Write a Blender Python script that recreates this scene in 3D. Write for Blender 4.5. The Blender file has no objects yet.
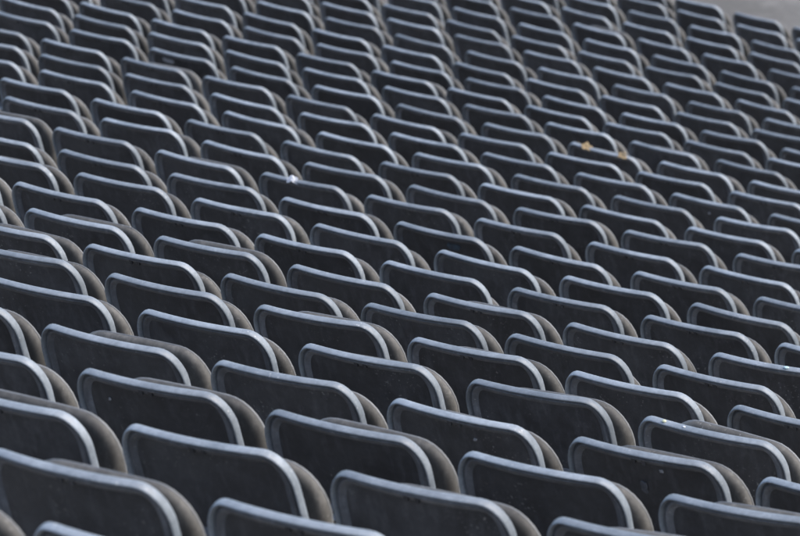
import bpy, bmesh, math, random
from mathutils import Vector, Matrix
random.seed(7)
sc = bpy.context.scene
COL = sc.collection

# ------------------------------------------------------------------ stand geometry (metres)
DEPTH, BOW, RISE2, BOW3, BOW4 = 0.931836, 0.007777, 0.000933, -0.010636, -0.000136
RAKE = 0.5
SEAT_TOP = 0.82                       # top of a backrest above its tread

def bow(x): return BOW*x*x/2 + BOW3*x**3/100 + BOW4*x**4/1000
def bow_slope(x): return BOW*x + 3*BOW3*x*x/100 + 4*BOW4*x**3/1000
def row_y(r, x, off=0.0): return -DEPTH*r + bow(x) + off
def row_z(r, off=0.0): return RAKE*DEPTH*r + RISE2*r*r - RAKE*off

# ------------------------------------------------------------------ camera
YAW, PITCH, ROLL = 0.61871, 0.4549, -0.08117
CAM_AT = Vector((15.10819, -17.01883, 10.14113))
fwd = Vector((-math.sin(YAW)*math.cos(PITCH), math.cos(YAW)*math.cos(PITCH), -math.sin(PITCH)))
rgt = Vector((math.cos(YAW), math.sin(YAW), 0.0))
upv = rgt.cross(fwd)
r2 = rgt*math.cos(ROLL) + upv*math.sin(ROLL)
u2 = upv*math.cos(ROLL) - rgt*math.sin(ROLL)
cam_data = bpy.data.cameras.new('camera')
cam = bpy.data.objects.new('camera', cam_data)
COL.objects.link(cam)
m = Matrix((r2, u2, -fwd)).transposed().to_4x4()
m.translation = CAM_AT
cam.matrix_world = m
cam_data.sensor_fit = 'HORIZONTAL'
cam_data.sensor_width = 23.6
cam_data.lens = 6780*23.6/800
cam_data.clip_start = 0.5
cam_data.clip_end = 6000
cam_data.dof.use_dof = True
cam_data.dof.focus_distance = 18.4
cam_data.dof.aperture_fstop = 9.0
cam_data.dof.aperture_blades = 7
sc.camera = cam

# ------------------------------------------------------------------ sky, soft sun, exposure
SUN_EL, SUN_AZ = math.radians(48), math.radians(70)     # azimuth from +y towards +x
world = bpy.data.worlds.new('World')
sc.world = world
world.use_nodes = True
nt = world.node_tree
bg = nt.nodes['Background']
sky = nt.nodes.new('ShaderNodeTexSky')
sky.sky_type = 'NISHITA'
sky.sun_disc = False
sky.sun_elevation = SUN_EL
sky.sun_rotation = SUN_AZ
sky.air_density = 1.0
sky.dust_density = 2.2
nt.links.new(sky.outputs[0], bg.inputs[0])
bg.inputs[1].default_value = 0.15
sun_d = bpy.data.lights.new('sun', 'SUN')
sun_d.energy = 0.6
sun_d.angle = math.radians(50)
sun_d.color = (1.0, 0.93, 0.84)
sun = bpy.data.objects.new('sun', sun_d)
COL.objects.link(sun)
sd = Vector((math.sin(SUN_AZ)*math.cos(SUN_EL), math.cos(SUN_AZ)*math.cos(SUN_EL), math.sin(SUN_EL)))
sun.rotation_euler = sd.to_track_quat('Z', 'Y').to_euler()
sc.view_settings.view_transform = 'Standard'
sc.view_settings.look = 'None'
sc.view_settings.gamma = 1
sc.view_settings.use_curve_mapping = False
sc.view_settings.exposure = 1.32

# ------------------------------------------------------------------ materials
def mat(name):
    mt = bpy.data.materials.new(name)
    mt.use_nodes = True
    return mt, mt.node_tree, mt.node_tree.nodes['Principled BSDF']

def N(t, kind, **kw):
    n = t.nodes.new(kind)
    for k, v in kw.items():
        setattr(n, k, v)
    return n

def ramp(t, fac, stops):
    n = N(t, 'ShaderNodeValToRGB')
    e = n.color_ramp.elements
    while len(e) < len(stops): e.new(0.5)
    for i, (p, c) in enumerate(stops):
        e[i].position = p
        e[i].color = (*c, 1) if len(c) == 3 else c
    t.links.new(fac, n.inputs[0])
    return n.outputs[0]

def seat_coords(t):
    """object coordinates, shifted by a different amount on every seat so that no two wear alike"""
    tc = N(t, 'ShaderNodeTexCoord')
    oi = N(t, 'ShaderNodeObjectInfo')
    ml = N(t, 'ShaderNodeMath', operation='MULTIPLY'); ml.inputs[1].default_value = 173.0
    t.links.new(oi.outputs['Random'], ml.inputs[0])
    va = N(t, 'ShaderNodeVectorMath', operation='ADD')
    t.links.new(tc.outputs['Object'], va.inputs[0]); t.links.new(ml.outputs[0], va.inputs[1])
    return va.outputs[0], oi.outputs['Random']

def noise(t, co, scale, detail=4.0, rough=0.55, dist=0.0):
    n = N(t, 'ShaderNodeTexNoise')
    n.inputs['Scale'].default_value = scale
    n.inputs['Detail'].default_value = detail
    n.inputs['Roughness'].default_value = rough
    n.inputs['Distortion'].default_value = dist
    t.links.new(co, n.inputs['Vector'])
    return n.outputs['Fac']

def mix(t, fac, a, b):
    n = N(t, 'ShaderNodeMix', data_type='RGBA')
    if isinstance(fac, float): n.inputs[0].default_value = fac
    else: t.links.new(fac, n.inputs[0])
    for v, s in ((a, n.inputs[6]), (b, n.inputs[7])):
        if isinstance(v, tuple): s.default_value = (*v, 1)
        else: t.links.new(v, s)
    return n.outputs[2]

def plastic(name, dark, pale, speck, rough, spec, bump, streak=False):
    mt, t, p = mat(name)
    co, rnd = seat_coords(t)
    c = ramp(t, noise(t, co, 9, 5, 0.6, 0.4), [(0.30, dark), (0.72, pale)])
    if streak:                        # dried run-off and wiped dust, long in the vertical
        mp = N(t, 'ShaderNodeMapping'); mp.inputs['Scale'].default_value = (1.0, 1.0, 0.22)
        t.links.new(co, mp.inputs[0])
        st = ramp(t, noise(t, mp.outputs[0], 42, 4, 0.6, 0.2), [(0.50, (0, 0, 0)), (0.78, (0.8, 0.8, 0.8))])
        c = mix(t, st, c, tuple(min(1, v*1.5) for v in pale))
    # fine scratches and dirt
    fr = ramp(t, noise(t, co, 65, 6, 0.7, 0.5), [(0.42, (0.86, 0.86, 0.86)), (0.62, (1.06, 1.06, 1.06))])
    mu = N(t, 'ShaderNodeMix', data_type='RGBA', blend_type='MULTIPLY'); mu.inputs[0].default_value = 1.0
    t.links.new(c, mu.inputs[6]); t.links.new(fr, mu.inputs[7]); c = mu.outputs[2]
    # dust specks and small chips, sparse and of different strength from seat to seat
    sp = ramp(t, noise(t, co, 120, 2, 0.5), [(0.645, (0, 0, 0)), (0.69, (1, 1, 1))])
    patch = ramp(t, noise(t, co, 7, 2, 0.5), [(0.50, (0, 0, 0)), (0.68, (0.9, 0.9, 0.9))])
    k = N(t, 'ShaderNodeMath', operation='MULTIPLY')
    t.links.new(sp, k.inputs[0]); t.links.new(patch, k.inputs[1])
    c = mix(t, k.outputs[0], c, speck)
    # each seat faded a little differently
    hv = N(t, 'ShaderNodeHueSaturation')
    mr = N(t, 'ShaderNodeMapRange'); mr.inputs[3].default_value = 0.75; mr.inputs[4].default_value = 1.22
    t.links.new(rnd, mr.inputs[0]); t.links.new(mr.outputs[0], hv.inputs['Value']); t.links.new(c, hv.inputs['Color'])
    t.links.new(hv.outputs[0], p.inputs['Base Color'])
    rr = N(t, 'ShaderNodeMapRange'); rr.inputs[3].default_value = rough - 0.08; rr.inputs[4].default_value = rough + 0.14
    t.links.new(noise(t, co, 22, 3), rr.inputs[0]); t.links.new(rr.outputs[0], p.inputs['Roughness'])
    p.inputs['Specular IOR Level'].default_value = spec
    b = N(t, 'ShaderNodeBump'); b.inputs['Strength'].default_value = bump; b.inputs['Distance'].default_value = 0.002
    t.links.new(noise(t, co, 260, 3), b.inputs['Height']); t.links.new(b.outputs[0], p.inputs['Normal'])
    return mt

M_SHELL = plastic('charcoal_plastic', (0.021, 0.022, 0.025), (0.054, 0.056, 0.060), (0.20, 0.20, 0.19), 0.45, 0.5, 0.12, streak=True)
M_RIM = plastic('weathered_rim_plastic', (0.165, 0.188, 0.204), (0.29, 0.318, 0.336), (0.42, 0.43, 0.42), 0.40, 0.5, 0.14)
M_PAN = plastic('dusty_brown_plastic', (0.076, 0.072, 0.062), (0.126, 0.119, 0.104), (0.24, 0.23, 0.21), 0.58, 0.35, 0.15, streak=True)
M_LIP = plastic('grey_moulded_lip', (0.085, 0.092, 0.102), (0.150, 0.160, 0.172), (0.28, 0.28, 0.27), 0.45, 0.5, 0.12, streak=True)
M_EDGE = plastic('pale_lit_edge', (0.13, 0.13, 0.125), (0.21, 0.21, 0.20), (0.32, 0.32, 0.31), 0.45, 0.45, 0.1)  # paler grey carries the bright lit line of the pan's edge
M_STEEL = plastic('galvanised_steel', (0.20, 0.20, 0.20), (0.30, 0.30, 0.31), (0.36, 0.35, 0.33), 0.45, 0.5, 0.05)
M_STEEL.node_tree.nodes['Principled BSDF'].inputs['Metallic'].default_value = 0.6

def concrete(name, a, b, stain):
    mt, t, p = mat(name)
    tc = N(t, 'ShaderNodeTexCoord'); co = tc.outputs['Object']
    c = ramp(t, noise(t, co, 3.5, 8, 0.65, 0.3), [(0.3, a), (0.7, b)])
    c = mix(t, ramp(t, noise(t, co, 0.9, 5, 0.6, 0.8), [(0.48, (0, 0, 0)), (0.62, (1, 1, 1))]), c, stain)
    c = mix(t, ramp(t, noise(t, co, 55, 3, 0.6), [(0.55, (0, 0, 0)), (0.75, (0.4, 0.4, 0.4))]), c, stain)
    t.links.new(c, p.inputs['Base Color'])
    p.inputs['Roughness'].default_value = 0.85
    bp = N(t, 'ShaderNodeBump'); bp.inputs['Strength'].default_value = 0.4; bp.inputs['Distance'].default_value = 0.01
    t.links.new(noise(t, co, 40, 6, 0.7), bp.inputs['Height']); t.links.new(bp.outputs[0], p.inputs['Normal'])
    return mt
M_CONC = concrete('weathered_concrete', (0.165, 0.153, 0.132), (0.225, 0.210, 0.184), (0.115, 0.106, 0.090))
M_STEP = concrete('terrace_concrete', (0.19, 0.178, 0.158), (0.26, 0.245, 0.22), (0.13, 0.12, 0.105))
M_GROUND = concrete('ground_asphalt', (0.05, 0.05, 0.05), (0.08, 0.08, 0.078), (0.04, 0.04, 0.04))

def plain(name, a, b, scale=60, rough=0.7):
    mt, t, p = mat(name)
    tc = N(t, 'ShaderNodeTexCoord')
    t.links.new(ramp(t, noise(t, tc.outputs['Object'], scale, 4), [(0.35, a), (0.65, b)]), p.inputs['Base Color'])
    p.inputs['Roughness'].default_value = rough
    return mt
M_LEAF = plain('dry_leaf', (0.22, 0.150, 0.072), (0.37, 0.275, 0.145), 80)
M_PAPER = plain('white_paper', (0.50, 0.52, 0.55), (0.70, 0.71, 0.72), 60)
M_SCUFF = plain('pale_scuff', (0.22, 0.22, 0.22), (0.36, 0.36, 0.36), 200)
M_BLUE = plain('dark_blue_film', (0.024, 0.034, 0.048), (0.04, 0.07, 0.095), 60, 0.4)
M_ICE = plain('pale_turquoise_film', (0.38, 0.54, 0.54), (0.50, 0.62, 0.62), 200, 0.3)
M_SHELL_PALE = plain('faded_smear', (0.055, 0.058, 0.066), (0.09, 0.093, 0.10), 90)
M_FOIL = plain('pale_foil', (0.40, 0.42, 0.28), (0.55, 0.55, 0.38), 200, 0.3)

# ------------------------------------------------------------------ mesh helpers
def link_mesh(name, verts, faces, mt, parent=None, smooth=True):
    me = bpy.data.meshes.new(name)
    me.from_pydata(verts, [], faces)
    bm = bmesh.new(); bm.from_mesh(me)
    bmesh.ops.recalc_face_normals(bm, faces=bm.faces)
    bm.to_mesh(me); bm.free()
    if smooth:
        me.polygons.foreach_set('use_smooth', [True]*len(me.polygons))
    me.materials.append(mt)
    o = bpy.data.objects.new(name, me)
    COL.objects.link(o)
    if parent: o.parent = parent
    return o

def outline(hw, hh, rx_t, ry_t, rx_b, ry_b, taper=0.0, ncorner=9, nside=5, ntop=9):
    """rounded panel outline, counter-clockwise from the top left corner; taper widens it downwards"""
    pts = []
    def arc(cx, cy, rx, ry, a0, a1, n):
        for i in range(n):
            a = a0 + (a1-a0)*i/(n-1)
            pts.append((cx + rx*math.cos(a), cy + ry*math.sin(a)))
    P = math.pi
    arc(-hw+rx_t, hh-ry_t, rx_t, ry_t, P/2, P, ncorner)
    for i in range(1, nside): pts.append((-hw, (hh-ry_t) + (-hh+ry_b-hh+ry_t)*i/nside))
    arc(-hw+rx_b, -hh+ry_b, rx_b, ry_b, P, 1.5*P, ncorner)
    for i in range(1, ntop): pts.append((-hw+rx_b + 2*(hw-rx_b)*i/ntop, -hh))
    arc(hw-rx_b, -hh+ry_b, rx_b, ry_b, 1.5*P, 2*P, ncorner)
    for i in range(1, nside): pts.append((hw, (-hh+ry_b) + (2*hh-ry_b-ry_t)*i/nside))
    arc(hw-rx_t, hh-ry_t, rx_t, ry_t, 0, P/2, ncorner)
    for i in range(1, ntop): pts.append((hw-rx_t - 2*(hw-rx_t)*i/ntop, hh))
    return [(u*(1 + taper*(hh-v)/(2*hh)), v) for u, v in pts]

def loops_mesh(loops, closed_ring=False, cap0=False, cap1=False):
    n = len(loops[0]); V = [p for l in loops for p in l]; F = []
    k = len(loops)
    for a in range(k if closed_ring else k-1):
        b = (a+1) % k
        for i in range(n):
            j = (i+1) % n
            F.append((a*n+i, a*n+j, b*n+j, b*n+i))
    if cap0: F.append(tuple(range(n)))
    if cap1: F.append(tuple((k-1)*n+i for i in range(n)))
    return V, F

# ------------------------------------------------------------------ the folding seat
BW, BH = 0.211, 0.134                 # half width and half height of the backrest
RECL = math.radians(11)
def back_map(u, v, d):
    """panel coordinates -> seat space; d > 0 towards the sitter, sides wrapped forward"""
    arch = 0.006*(1-(u/BW)**2)*max(0.0, v/BH)**2
    v = v + arch
    z0 = SEAT_TOP - BH*math.cos(RECL)
    return (u, 0.62*u*u + d*math.cos(RECL) - v*math.sin(RECL), z0 + v*math.cos(RECL) + d*math.sin(RECL))
def back_loop(ins, d):
    return [back_map(u, v, d) for u, v in outline(BW-ins, BH-ins, 0.060-ins*0.9, 0.092-ins*0.9, 0.06-ins*.8, 0.06-ins*.8)]

def shrink_fill(loop_fn, start, depth_fn, steps):
    """successively smaller loops that fill a panel so that it can follow the curve of the shell"""
    return [loop_fn(start, s, depth_fn(s)) for s in steps]

def back_scaled(ins, s, d):
    return [back_map(u*s, v*s, d) for u, v in outline(BW-ins, BH-ins, 0.060-ins*0.9, 0.092-ins*0.9, 0.06-ins*.8, 0.06-ins*.8)]

def build_back(parent):
    steps = (1, 0.985, 0.9, 0.75, 0.55, 0.33, 0.12)
    rear = [back_scaled(0.031, s, -0.001 + 0.004*(1-s)) for s in steps]
    front = [back_scaled(0.008, s, 0.0042 + 0.004*(1-s)) for s in reversed(steps)]
    mid = [back_loop(0.014, 0.002)]
    V, F = loops_mesh(list(reversed(front))[0:0] + front[0:0] + list(reversed(rear)) + mid + list(reversed(front)), cap0=True, cap1=True)
    shell = link_mesh('backrest', V, F, M_SHELL, parent)
    prof = [(0.009, 0.0045), (0.005, 0.0040), (0.0016, 0.0020), (0.0002, -0.0015), (0.0, -0.0080), (0.0003, -0.0150), (0.0012, -0.0174),
            (0.0026, -0.0184), (0.0044, -0.0178), (0.0060, -0.0155), (0.0072, -0.0120), (0.0084, -0.0080), (0.0100, -0.0058), (0.0130, -0.0040), (0.0130, 0.0020)]
    V, F = loops_mesh([back_loop(i, d) for i, d in prof], closed_ring=True)
    link_mesh('rim', V, F, M_RIM, shell)
    prof = [(0.0085, -0.0030), (0.0094, -0.0058), (0.0114, -0.0064), (0.0134, -0.0076), (0.0152, -0.0098), (0.0168, -0.0106), (0.0188, -0.0102),
            (0.0215, -0.0082), (0.0262, -0.0044), (0.0310, -0.0014), (0.0345, -0.0006), (0.0300, 0.0030), (0.0120, 0.0010)]
    V, F = loops_mesh([back_loop(i, d) for i, d in prof], closed_ring=True)
    link_mesh('inner_lip', V, F, M_LIP, shell)
    # shade of two gaps under the rim's middle, built as small dark lugs
    for uc in (-0.013, 0.013):
        cl = [[back_map(uc + u, v, d) for u, v in ((-0.005, BH - 0.019), (-0.004, BH - 0.032), (0.004, BH - 0.032), (0.005, BH - 0.019))] for d in (-0.0100, -0.001)]
        V, F = loops_mesh(cl, cap0=True, cap1=True)
        link_mesh('gap_shade', V, F, M_SHELL, shell, smooth=False)
    return shell

PW, PH = 0.206, 0.205
def pan_loop(ins, d, s=1.0):
    out = []
    for u, v in outline(PW-ins, PH-ins, 0.10-ins*.9, 0.115-ins*.9, 0.05-ins*.8, 0.05-ins*.8):
        u *= s; v *= s
        # pivot of the pan is its lower edge (v = -PH): local origin there
        out.append((u, d + 0.10*u*u - 0.05*(v/PH)**2*0.4, v + PH + 0.006*(1-(u/PW)**2)*max(0, v/PH)))
    return out
def build_pan(parent):
    # d < 0 is the dished sitting side, which faces the backrest when the seat is folded up
    prof = [(0.060, -0.0105, .05), (0.060, -0.0106, .35), (0.060, -0.0112, .7), (0.060, -0.0120, 1), (0.046, -0.0130, 1), (0.034, -0.0142, 1), (0.024, -0.0150, 1), (0.0165, -0.0150, 1), (0.0105, -0.0132, 1), (0.0058, -0.0100, 1), (0.0024, -0.0055, 1), (0.0005, -0.0005, 1), (0.0, 0.0040, 1),
            (0.0008, 0.0070, 1), (0.0030, 0.0085, 1), (0.0060, 0.0085, 1), (0.010, 0.0075, 1), (0.02, 0.0055, 1), (0.035, 0.0040, 1), (0.060, 0.0040, 1), (0.060, 0.006, .6), (0.060, 0.007, .05)]
    V, F = loops_mesh([pan_loop(i, d, s) for i, d, s in prof], cap0=True, cap1=True)
    pan = link_mesh('seat_pan', V, F, M_PAN, parent)
    ring = [(0.0016 + 0.0034*math.cos(a), 0.0050 + 0.0042*math.sin(a)) for a in [2*math.pi*k/8 for k in range(8)]]
    V, F = loops_mesh([pan_loop(i, d) for i, d in ring], closed_ring=True)
    link_mesh('lit_edge', V, F, M_EDGE, pan)  # thin bead added round the pan, its edge highlight put into the colour
    return pan

def build_bracket(parent, sx):
    """flat steel standard: foot on the tread, upright, and a bent arm up to the backrest"""
    path = [(-0.02, 0.0), (0.08, 0.0), (0.08, 0.012), (0.045, 0.02), (0.04, 0.40), (0.05, 0.46), (0.035, 0.475), (-0.005, 0.60), (-0.012, 0.598), (0.012, 0.46), (0.005, 0.39), (0.005, 0.02), (-0.02, 0.012)]
    V = []; n = len(path); h = 0.006
    yb = 0.62*sx*sx + 0.03
    for s in (-1, 1):
        V += [(sx + s*h, y + yb, z) for y, z in path]
    F = [tuple(range(n)), tuple(range(2*n-1, n-1, -1))] + [(i, (i+1) % n, n+(i+1) % n, n+i) for i in range(n)]
    return link_mesh('bracket', V, F, M_STEEL, parent, smooth=False)

PIVOT = Vector((0, 0.067, 0.321))
def make_seat():
    root = bpy.data.objects.new('folding_seat', None)
    root.empty_display_size = 0.1
    COL.objects.link(root)
    build_back(root)
    pan = build_pan(root)
    pan.location = PIVOT
    build_bracket(root, -0.15); build_bracket(root, 0.15)
    return root

def copy_seat(src):
    r = src.copy(); COL.objects.link(r)
    for ch in list(src.children):
        c = ch.copy(); COL.objects.link(c); c.parent = r
        bare = random.random() < 0.5          # about half the seats go without the dark lugs
        for g in list(ch.children):
            if bare and g.name.startswith('gap_shade'): continue
            d = g.copy(); COL.objects.link(d); d.parent = c
    return r

# row number (down the stand), x of its first seat's upper left corner, pitch, depth offset, seats
ROWS = [(10, 8.286, 0.5, -0.148, 2), (9, 7.925, 0.5002, -0.112, 2), (8, 6.987, 0.5014, -0.044, 4), (7, 6.12, 0.4994, 0.02, 5), (6, 5.305, 0.4962, 0.021, 6), (5, 4.829, 0.5039, 0.088, 5), (4, 4.027, 0.5008, 0.082, 6), (3, 3.308, 0.4893, 0.011, 6), (2, 2.401, 0.4984, -0.05, 7), (1, 1.611, 0.4901, -0.028, 8), (0, 1.101, 0.5029, 0.013, 7), (-1, 0.327, 0.4975, -0.011, 8), (-2, -0.485, 0.4923, 0.065, 8), (-3, -1.549, 0.5043, 0.138, 9), (-4, -1.815, 0.4988, 0.136, 9), (-5, -2.84, 0.5097, 0.122, 9), (-6, -3.536, 0.4994, 0.067, 10), (-7, -4.233, 0.4925, 0.024, 10), (-8, -4.826, 0.5042, 0.044, 10), (-9, -6.048, 0.4986, 0.041, 12), (-10, -6.657, 0.488, -0.053, 12), (-11, -6.746, 0.4994, -0.098, 11), (-12, -6.927, 0.4916, -0.121, 10), (-13, -7.594, 0.507, -0.1, 10), (-14, -7.819, 0.5, -0.08, 9), (-15, -7.977, 0.4937, -0.156, 9), (-16, -8.199, 0.5113, -0.071, 8), (-17, -8.436, 0.5059, -0.025, 7), (-18, -8.684, 0.5023, 0.008, 6), (-19, -8.816, 0.5054, 0.059, 5), (-20, -9.074, 0.502, 0.124, 5), (-21, -9.155, 0.5072, 0.037, 4)]
OFFSET = {r: o for r, _, _, o, _ in ROWS}

# ------------------------------------------------------------------ the setting: stepped terrace, walkway, ground
XS = [-30 + i for i in range(61)]
def strip(name, curves, mt):
    V = []; F = []; n = len(XS)
    for fn in curves: V += [fn(x) for x in XS]
    for k in range(len(curves)-1):
        for i in range(n-1):
            F.append((k*n+i, k*n+i+1, (k+1)*n+i+1, (k+1)*n+i))
    return link_mesh(name, V, F, mt, None, smooth=False)
def tread_z(r): return row_z(r, OFFSET.get(r, 0)) - SEAT_TOP
def riser_y(r, x):                    # the riser behind row r's seats
    xx = max(-14, min(14, x))
    return row_y(r, xx, OFFSET.get(r, 0)) - 0.22 + bow_slope(xx)*(x-xx)
curves = []
for r in range(24, -22, -1):
    curves.append(lambda x, r=r: (x, riser_y(r, x), tread_z(r+1) if r < 24 else tread_z(r)+0.5))
    curves.append(lambda x, r=r: (x, riser_y(r, x), tread_z(r)))
WALK = 9.0
curves.append(lambda x: (x, riser_y(-21, x) + WALK, tread_z(-21)))
curves.append(lambda x: (x, riser_y(-21, x) + WALK, tread_z(-21) - 2.4))
terrace = strip('terrace', curves, M_STEP)
terrace['kind'] = 'structure'
walk = strip('walkway', [lambda x: (x, riser_y(-21, x) + 0.95, tread_z(-21)+0.004), lambda x: (x, riser_y(-21, x) + WALK - 0.02, tread_z(-21)+0.004)], M_CONC)
walk['kind'] = 'structure'
GZ = tread_z(-21) - 2.4
ground = link_mesh('ground', [(-3000, -3000, GZ), (3000, -3000, GZ), (3000, 3000, GZ), (-3000, 3000, GZ)], [(0, 1, 2, 3)], M_GROUND, None, False)
ground['kind'] = 'structure'

# ------------------------------------------------------------------ seats, row by row
ORD = ['', 'first', 'second', 'third', 'fourth', 'fifth', 'sixth', 'seventh', 'eighth', 'ninth', 'tenth', 'eleventh', 'twelfth', 'thirteenth', 'fourteenth', 'fifteenth', 'sixteenth', 'seventeenth']
CORNER = Vector(back_map(-0.185, BH - 0.005, -0.013))
SEATS = {}
proto = make_seat()
first = True
for r, x0, pitch, off, n in ROWS:
    for i in range(n):
        x = x0 + i*pitch
        s = proto if first else copy_seat(proto)
        first = False
        rz = math.atan(bow_slope(x + 0.19)) + random.gauss(0, 0.014)
        s.rotation_euler = (random.gauss(0, 0.013), random.gauss(0, 0.012), rz)
        c = s.rotation_euler.to_matrix() @ CORNER
        s.location = (x - c.x + random.gauss(0, 0.002), row_y(r, x, off) - c.y, row_z(r, off) - c.z)
        for ch in s.children:
            if ch.name.startswith('seat_pan'):
                ch.rotation_euler = (-random.gauss(0.155, 0.024), random.gauss(0, 0.015), random.gauss(0, 0.02))
                ch.location = PIVOT + Vector((random.gauss(0, 0.003), 0, random.gauss(0, 0.006) + (0.007 if r > 4 else (0.014 if random.random() < 0.06 else -0.003))))
        k_up = r + 22                      # rows counted from the walkway
        if k_up <= 16: where = 'in the %s row out from the concrete walkway' % ORD[k_up]
        else: where = 'in the %s row up from the bottom edge' % ORD[11 - r]
        if i < (n+1)//2: pos = ('leftmost' if i == 0 else ORD[i+1] + ' from the left')
        else: pos = ('rightmost' if i == n-1 else ORD[n-i] + ' from the right')
        s['label'] = 'charcoal folding seat, %s %s' % (pos, where)
        s['category'] = 'stadium seat'
        s['group'] = 'folding seats in the rows of the stand'
        SEATS[(r, i)] = s

# ------------------------------------------------------------------ marks, leaves and scraps
def backrest_of(s): return [c for c in s.children if c.name.startswith('backrest')][0]
def mark(seat, name, u, v, w, h, mt, thick=0.0012, seed=1, ragged=0.25):
    """thin irregular patch stuck on the rear of a backrest"""
    rg = random.Random(seed)
    v -= 0.205 - BH
    n = 14; ring = []
    for i in range(n):
        a = 2*math.pi*i/n; k = 1 + rg.uniform(-ragged, ragged)
        ring.append((u + 0.5*w*k*math.copysign(abs(math.cos(a))**0.6, math.cos(a)), v + 0.5*h*k*math.copysign(abs(math.sin(a))**0.6, math.sin(a))))
    d0 = 0.0026
    loops = [[back_map(a, b, d0) for a, b in ring], [back_map(a, b, -0.0010 - thick) for a, b in ring]]
    V, F = loops_mesh(loops, cap0=True, cap1=True)
    return link_mesh(name, V, F, mt, backrest_of(seat), smooth=False)

def on_rim(seat, u, d=-0.009, lift=0.0):
    """world position on the rim of a placed seat"""
    p = Vector(back_map(u, BH, d)) + Vector((0, 0, lift))
    M = Matrix.Translation(seat.location) @ seat.rotation_euler.to_matrix().to_4x4()
    return M @ p

def leaf(at, size, rz, seed, label):
    """dry curled leaf: pointed lobed blade, folded along the midrib and buckled, with a stalk"""
    rg = random.Random(seed)
    V = []; F = []; nl = 10; nw = 4
    for side in (1, -1):
        for i in range(nl+1):
            t = i/nl
            w = 0.27*math.sin(math.pi*t**0.8)*(1 + 0.34*math.sin(t*15+seed)) + 0.005
            for j in range(nw+1):
                q = j/nw
                z = 0.20*abs(q*w) + 0.30*(t-0.45)**2 + 0.05*math.sin(7*t+3*q+seed)*q + rg.uniform(-.012, .012)*q
                V.append(((t-0.5), side*q*w, z))
    m_ = (nl+1)*(nw+1)
    for s_ in range(2):
        for i in range(nl):
            for j in range(nw):
                a = s_*m_ + i*(nw+1)+j
                F.append((a, a+1, a+nw+2, a+nw+1))
    V = [(x*size, y*size, z*size) for x, y, z in V]
    o = link_mesh('dry_leaf', V, F, M_LEAF)
    so = o.modifiers.new('thickness', 'SOLIDIFY'); so.thickness = 0.0012
    o.location = at; o.rotation_euler = (0.38, rg.uniform(-.15, .25), rz)
    st = []
    for k in range(5):
        t = k/4
        st.append([(( -0.5 - 0.28*t)*size, math.cos(a)*0.0012, (0.22 + 0.10*t*t)*size*0.6 + math.sin(a)*0.0012) for a in (0, 2.1, 4.2)])
    V, F = loops_mesh(st, cap0=True, cap1=True)
    link_mesh('stalk', V, F, M_LEAF, o)
    o['label'] = label; o['category'] = 'leaf'; o['group'] = 'dry leaves on a seat rim'
    return o

def scrap(name, at, sx, sy, sz, rz, mt, seed, label, cat, group=None):
    """crumpled scrap: a small creased lump with a ragged outline"""
    bm = bmesh.new()
    bmesh.ops.create_icosphere(bm, subdivisions=3, radius=0.5)
    rg = random.Random(seed)
    ph = [(Vector((rg.gauss(0, 1), rg.gauss(0, 1), rg.gauss(0, 1))).normalized(), rg.uniform(5, 12), rg.uniform(0, 6)) for _ in range(7)]
    for v in bm.verts:
        k = 1 + sum(0.11*abs(math.sin(f*v.co.dot(d)+p)) for d, f, p in ph) - 0.35
        v.co *= k
        v.co.x *= sx; v.co.y *= sy; v.co.z = max(v.co.z, -0.30)*sz
    me = bpy.data.meshes.new(name); bm.to_mesh(me); bm.free(); me.materials.append(mt)
    o = bpy.data.objects.new(name, me); COL.objects.link(o)
    o.location = at; o.rotation_euler = (0, 0, rz)
    o['label'] = label; o['category'] = cat
    if group: o['group'] = group
    return o

def paper(at, size, rz, seed, label):
    """sheet folded like a small tent over the rim and crumpled into facets"""
    rg = random.Random(seed); n = 7; V = []; F = []
    for i in range(n):
        for j in range(n):
            a, b = i/(n-1)-0.5, j/(n-1)-0.5
            V.append(((a + rg.uniform(-.07, .07))*size, (0.62*b + rg.uniform(-.05, .05))*size, (0.50 - 0.9*abs(b) - 0.55*abs(a) + rg.uniform(-.09, .09))*size))
    for i in range(n-1):
        for j in range(n-1):
            k = i*n+j
            F += [(k, k+1, k+n+1), (k, k+n+1, k+n)]
    o = link_mesh('paper_scrap', V, F, M_PAPER, None, False)
    so = o.modifiers.new('thickness', 'SOLIDIFY'); so.thickness = 0.001
    o.location = at; o.rotation_euler = (0, 0, rz)
    o['label'] = label; o['category'] = 'litter'
    return o

LEAFY = SEATS[(-8, 7)]
leaf(on_rim(LEAFY, -0.068, d=-0.010, lift=0.0), 0.072, 0.1, 3, 'dry tan leaf lying midway along a seat rim, the wider of the two leaves')
leaf(on_rim(LEAFY, 0.128, d=-0.012, lift=0.001), 0.066, -0.45, 8, 'dry tan leaf at the corner of a seat rim, smaller of the two')
LEAFY['label'] = 'charcoal folding seat with two dry tan leaves lying on its rim'

SCRAPPY = SEATS[(-2, 3)]
paper(on_rim(SCRAPPY, -0.02, lift=0.0), 0.043, 0.2, 5, 'crumpled white paper scrap perched on a seat rim')
SCRAPPY['label'] = 'charcoal folding seat with a crumpled white paper scrap on its rim'

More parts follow.
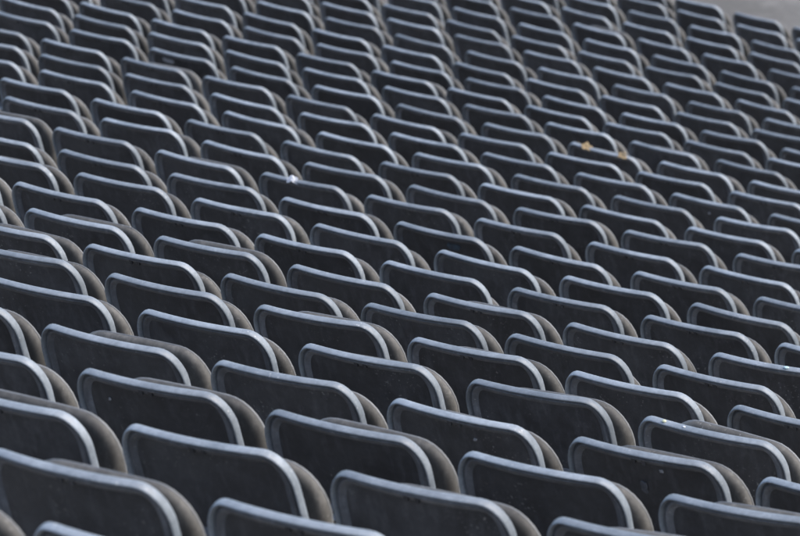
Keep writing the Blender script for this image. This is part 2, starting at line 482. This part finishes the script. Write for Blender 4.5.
STICKER = SEATS[(-8, 2)]
mark(STICKER, 'worn_sticker', -0.070, 0.150, 0.075, 0.026, M_SCUFF, seed=4, ragged=0.18)
STICKER['label'] = 'charcoal folding seat with a pale worn patch on the back of its backrest'
BLUE = SEATS[(-1, 4)]
mark(BLUE, 'blue_patch', 0.062, 0.148, 0.050, 0.026, M_BLUE, seed=6, ragged=0.3)
BLUE['label'] = 'charcoal folding seat with a small dark blue patch on its backrest'
SPOT = SEATS[(6, 4)]
mark(SPOT, 'pale_spot', 0.052, 0.158, 0.010, 0.008, M_SCUFF, seed=9)
mark(SPOT, 'pale_spot', -0.004, 0.100, 0.016, 0.030, M_SHELL_PALE, seed=10)
SPOT['label'] = 'charcoal folding seat with one pale spot and a faint smear below it on the backrest'
mark(SEATS[(7, 1)], 'pale_spot', -0.120, 0.130, 0.006, 0.007, M_SCUFF, seed=11)
mark(SEATS[(6, 3)], 'pale_spot', 0.045, 0.140, 0.009, 0.007, M_SCUFF, seed=12)
mark(SEATS[(-6, 8)], 'pale_spot', 0.010, 0.140, 0.012, 0.010, M_SCUFF, seed=13)
mark(SEATS[(-16, 5)], 'pale_spot', 0.030, 0.120, 0.05, 0.020, M_SHELL_PALE, seed=14)
GLINT = SEATS[(5, 4)]
scrap('foil_scrap', on_rim(GLINT, -0.115, lift=0.002), 0.010, 0.010, 0.006, 0.5, M_FOIL, 15, 'tiny pale yellow foil scrap on a near seat rim', 'litter')
scrap('foil_scrap', on_rim(GLINT, -0.055, lift=0.001), 0.006, 0.007, 0.004, 1.5, M_PAPER, 16, 'tiny whitish fleck on a near seat rim beside a yellow foil scrap', 'litter')
GLINT['label'] = 'charcoal folding seat with a tiny yellow foil scrap and a whitish fleck on its rim'
scrap('foil_scrap', on_rim(SEATS[(2, 6)], 0.075, lift=0.002), 0.015, 0.012, 0.006, 0.1, M_ICE, 17, 'small pale turquoise scrap on a seat rim near the right edge', 'litter')
SEATS[(2, 6)]['label'] = 'charcoal folding seat with a small pale turquoise scrap on its rim'
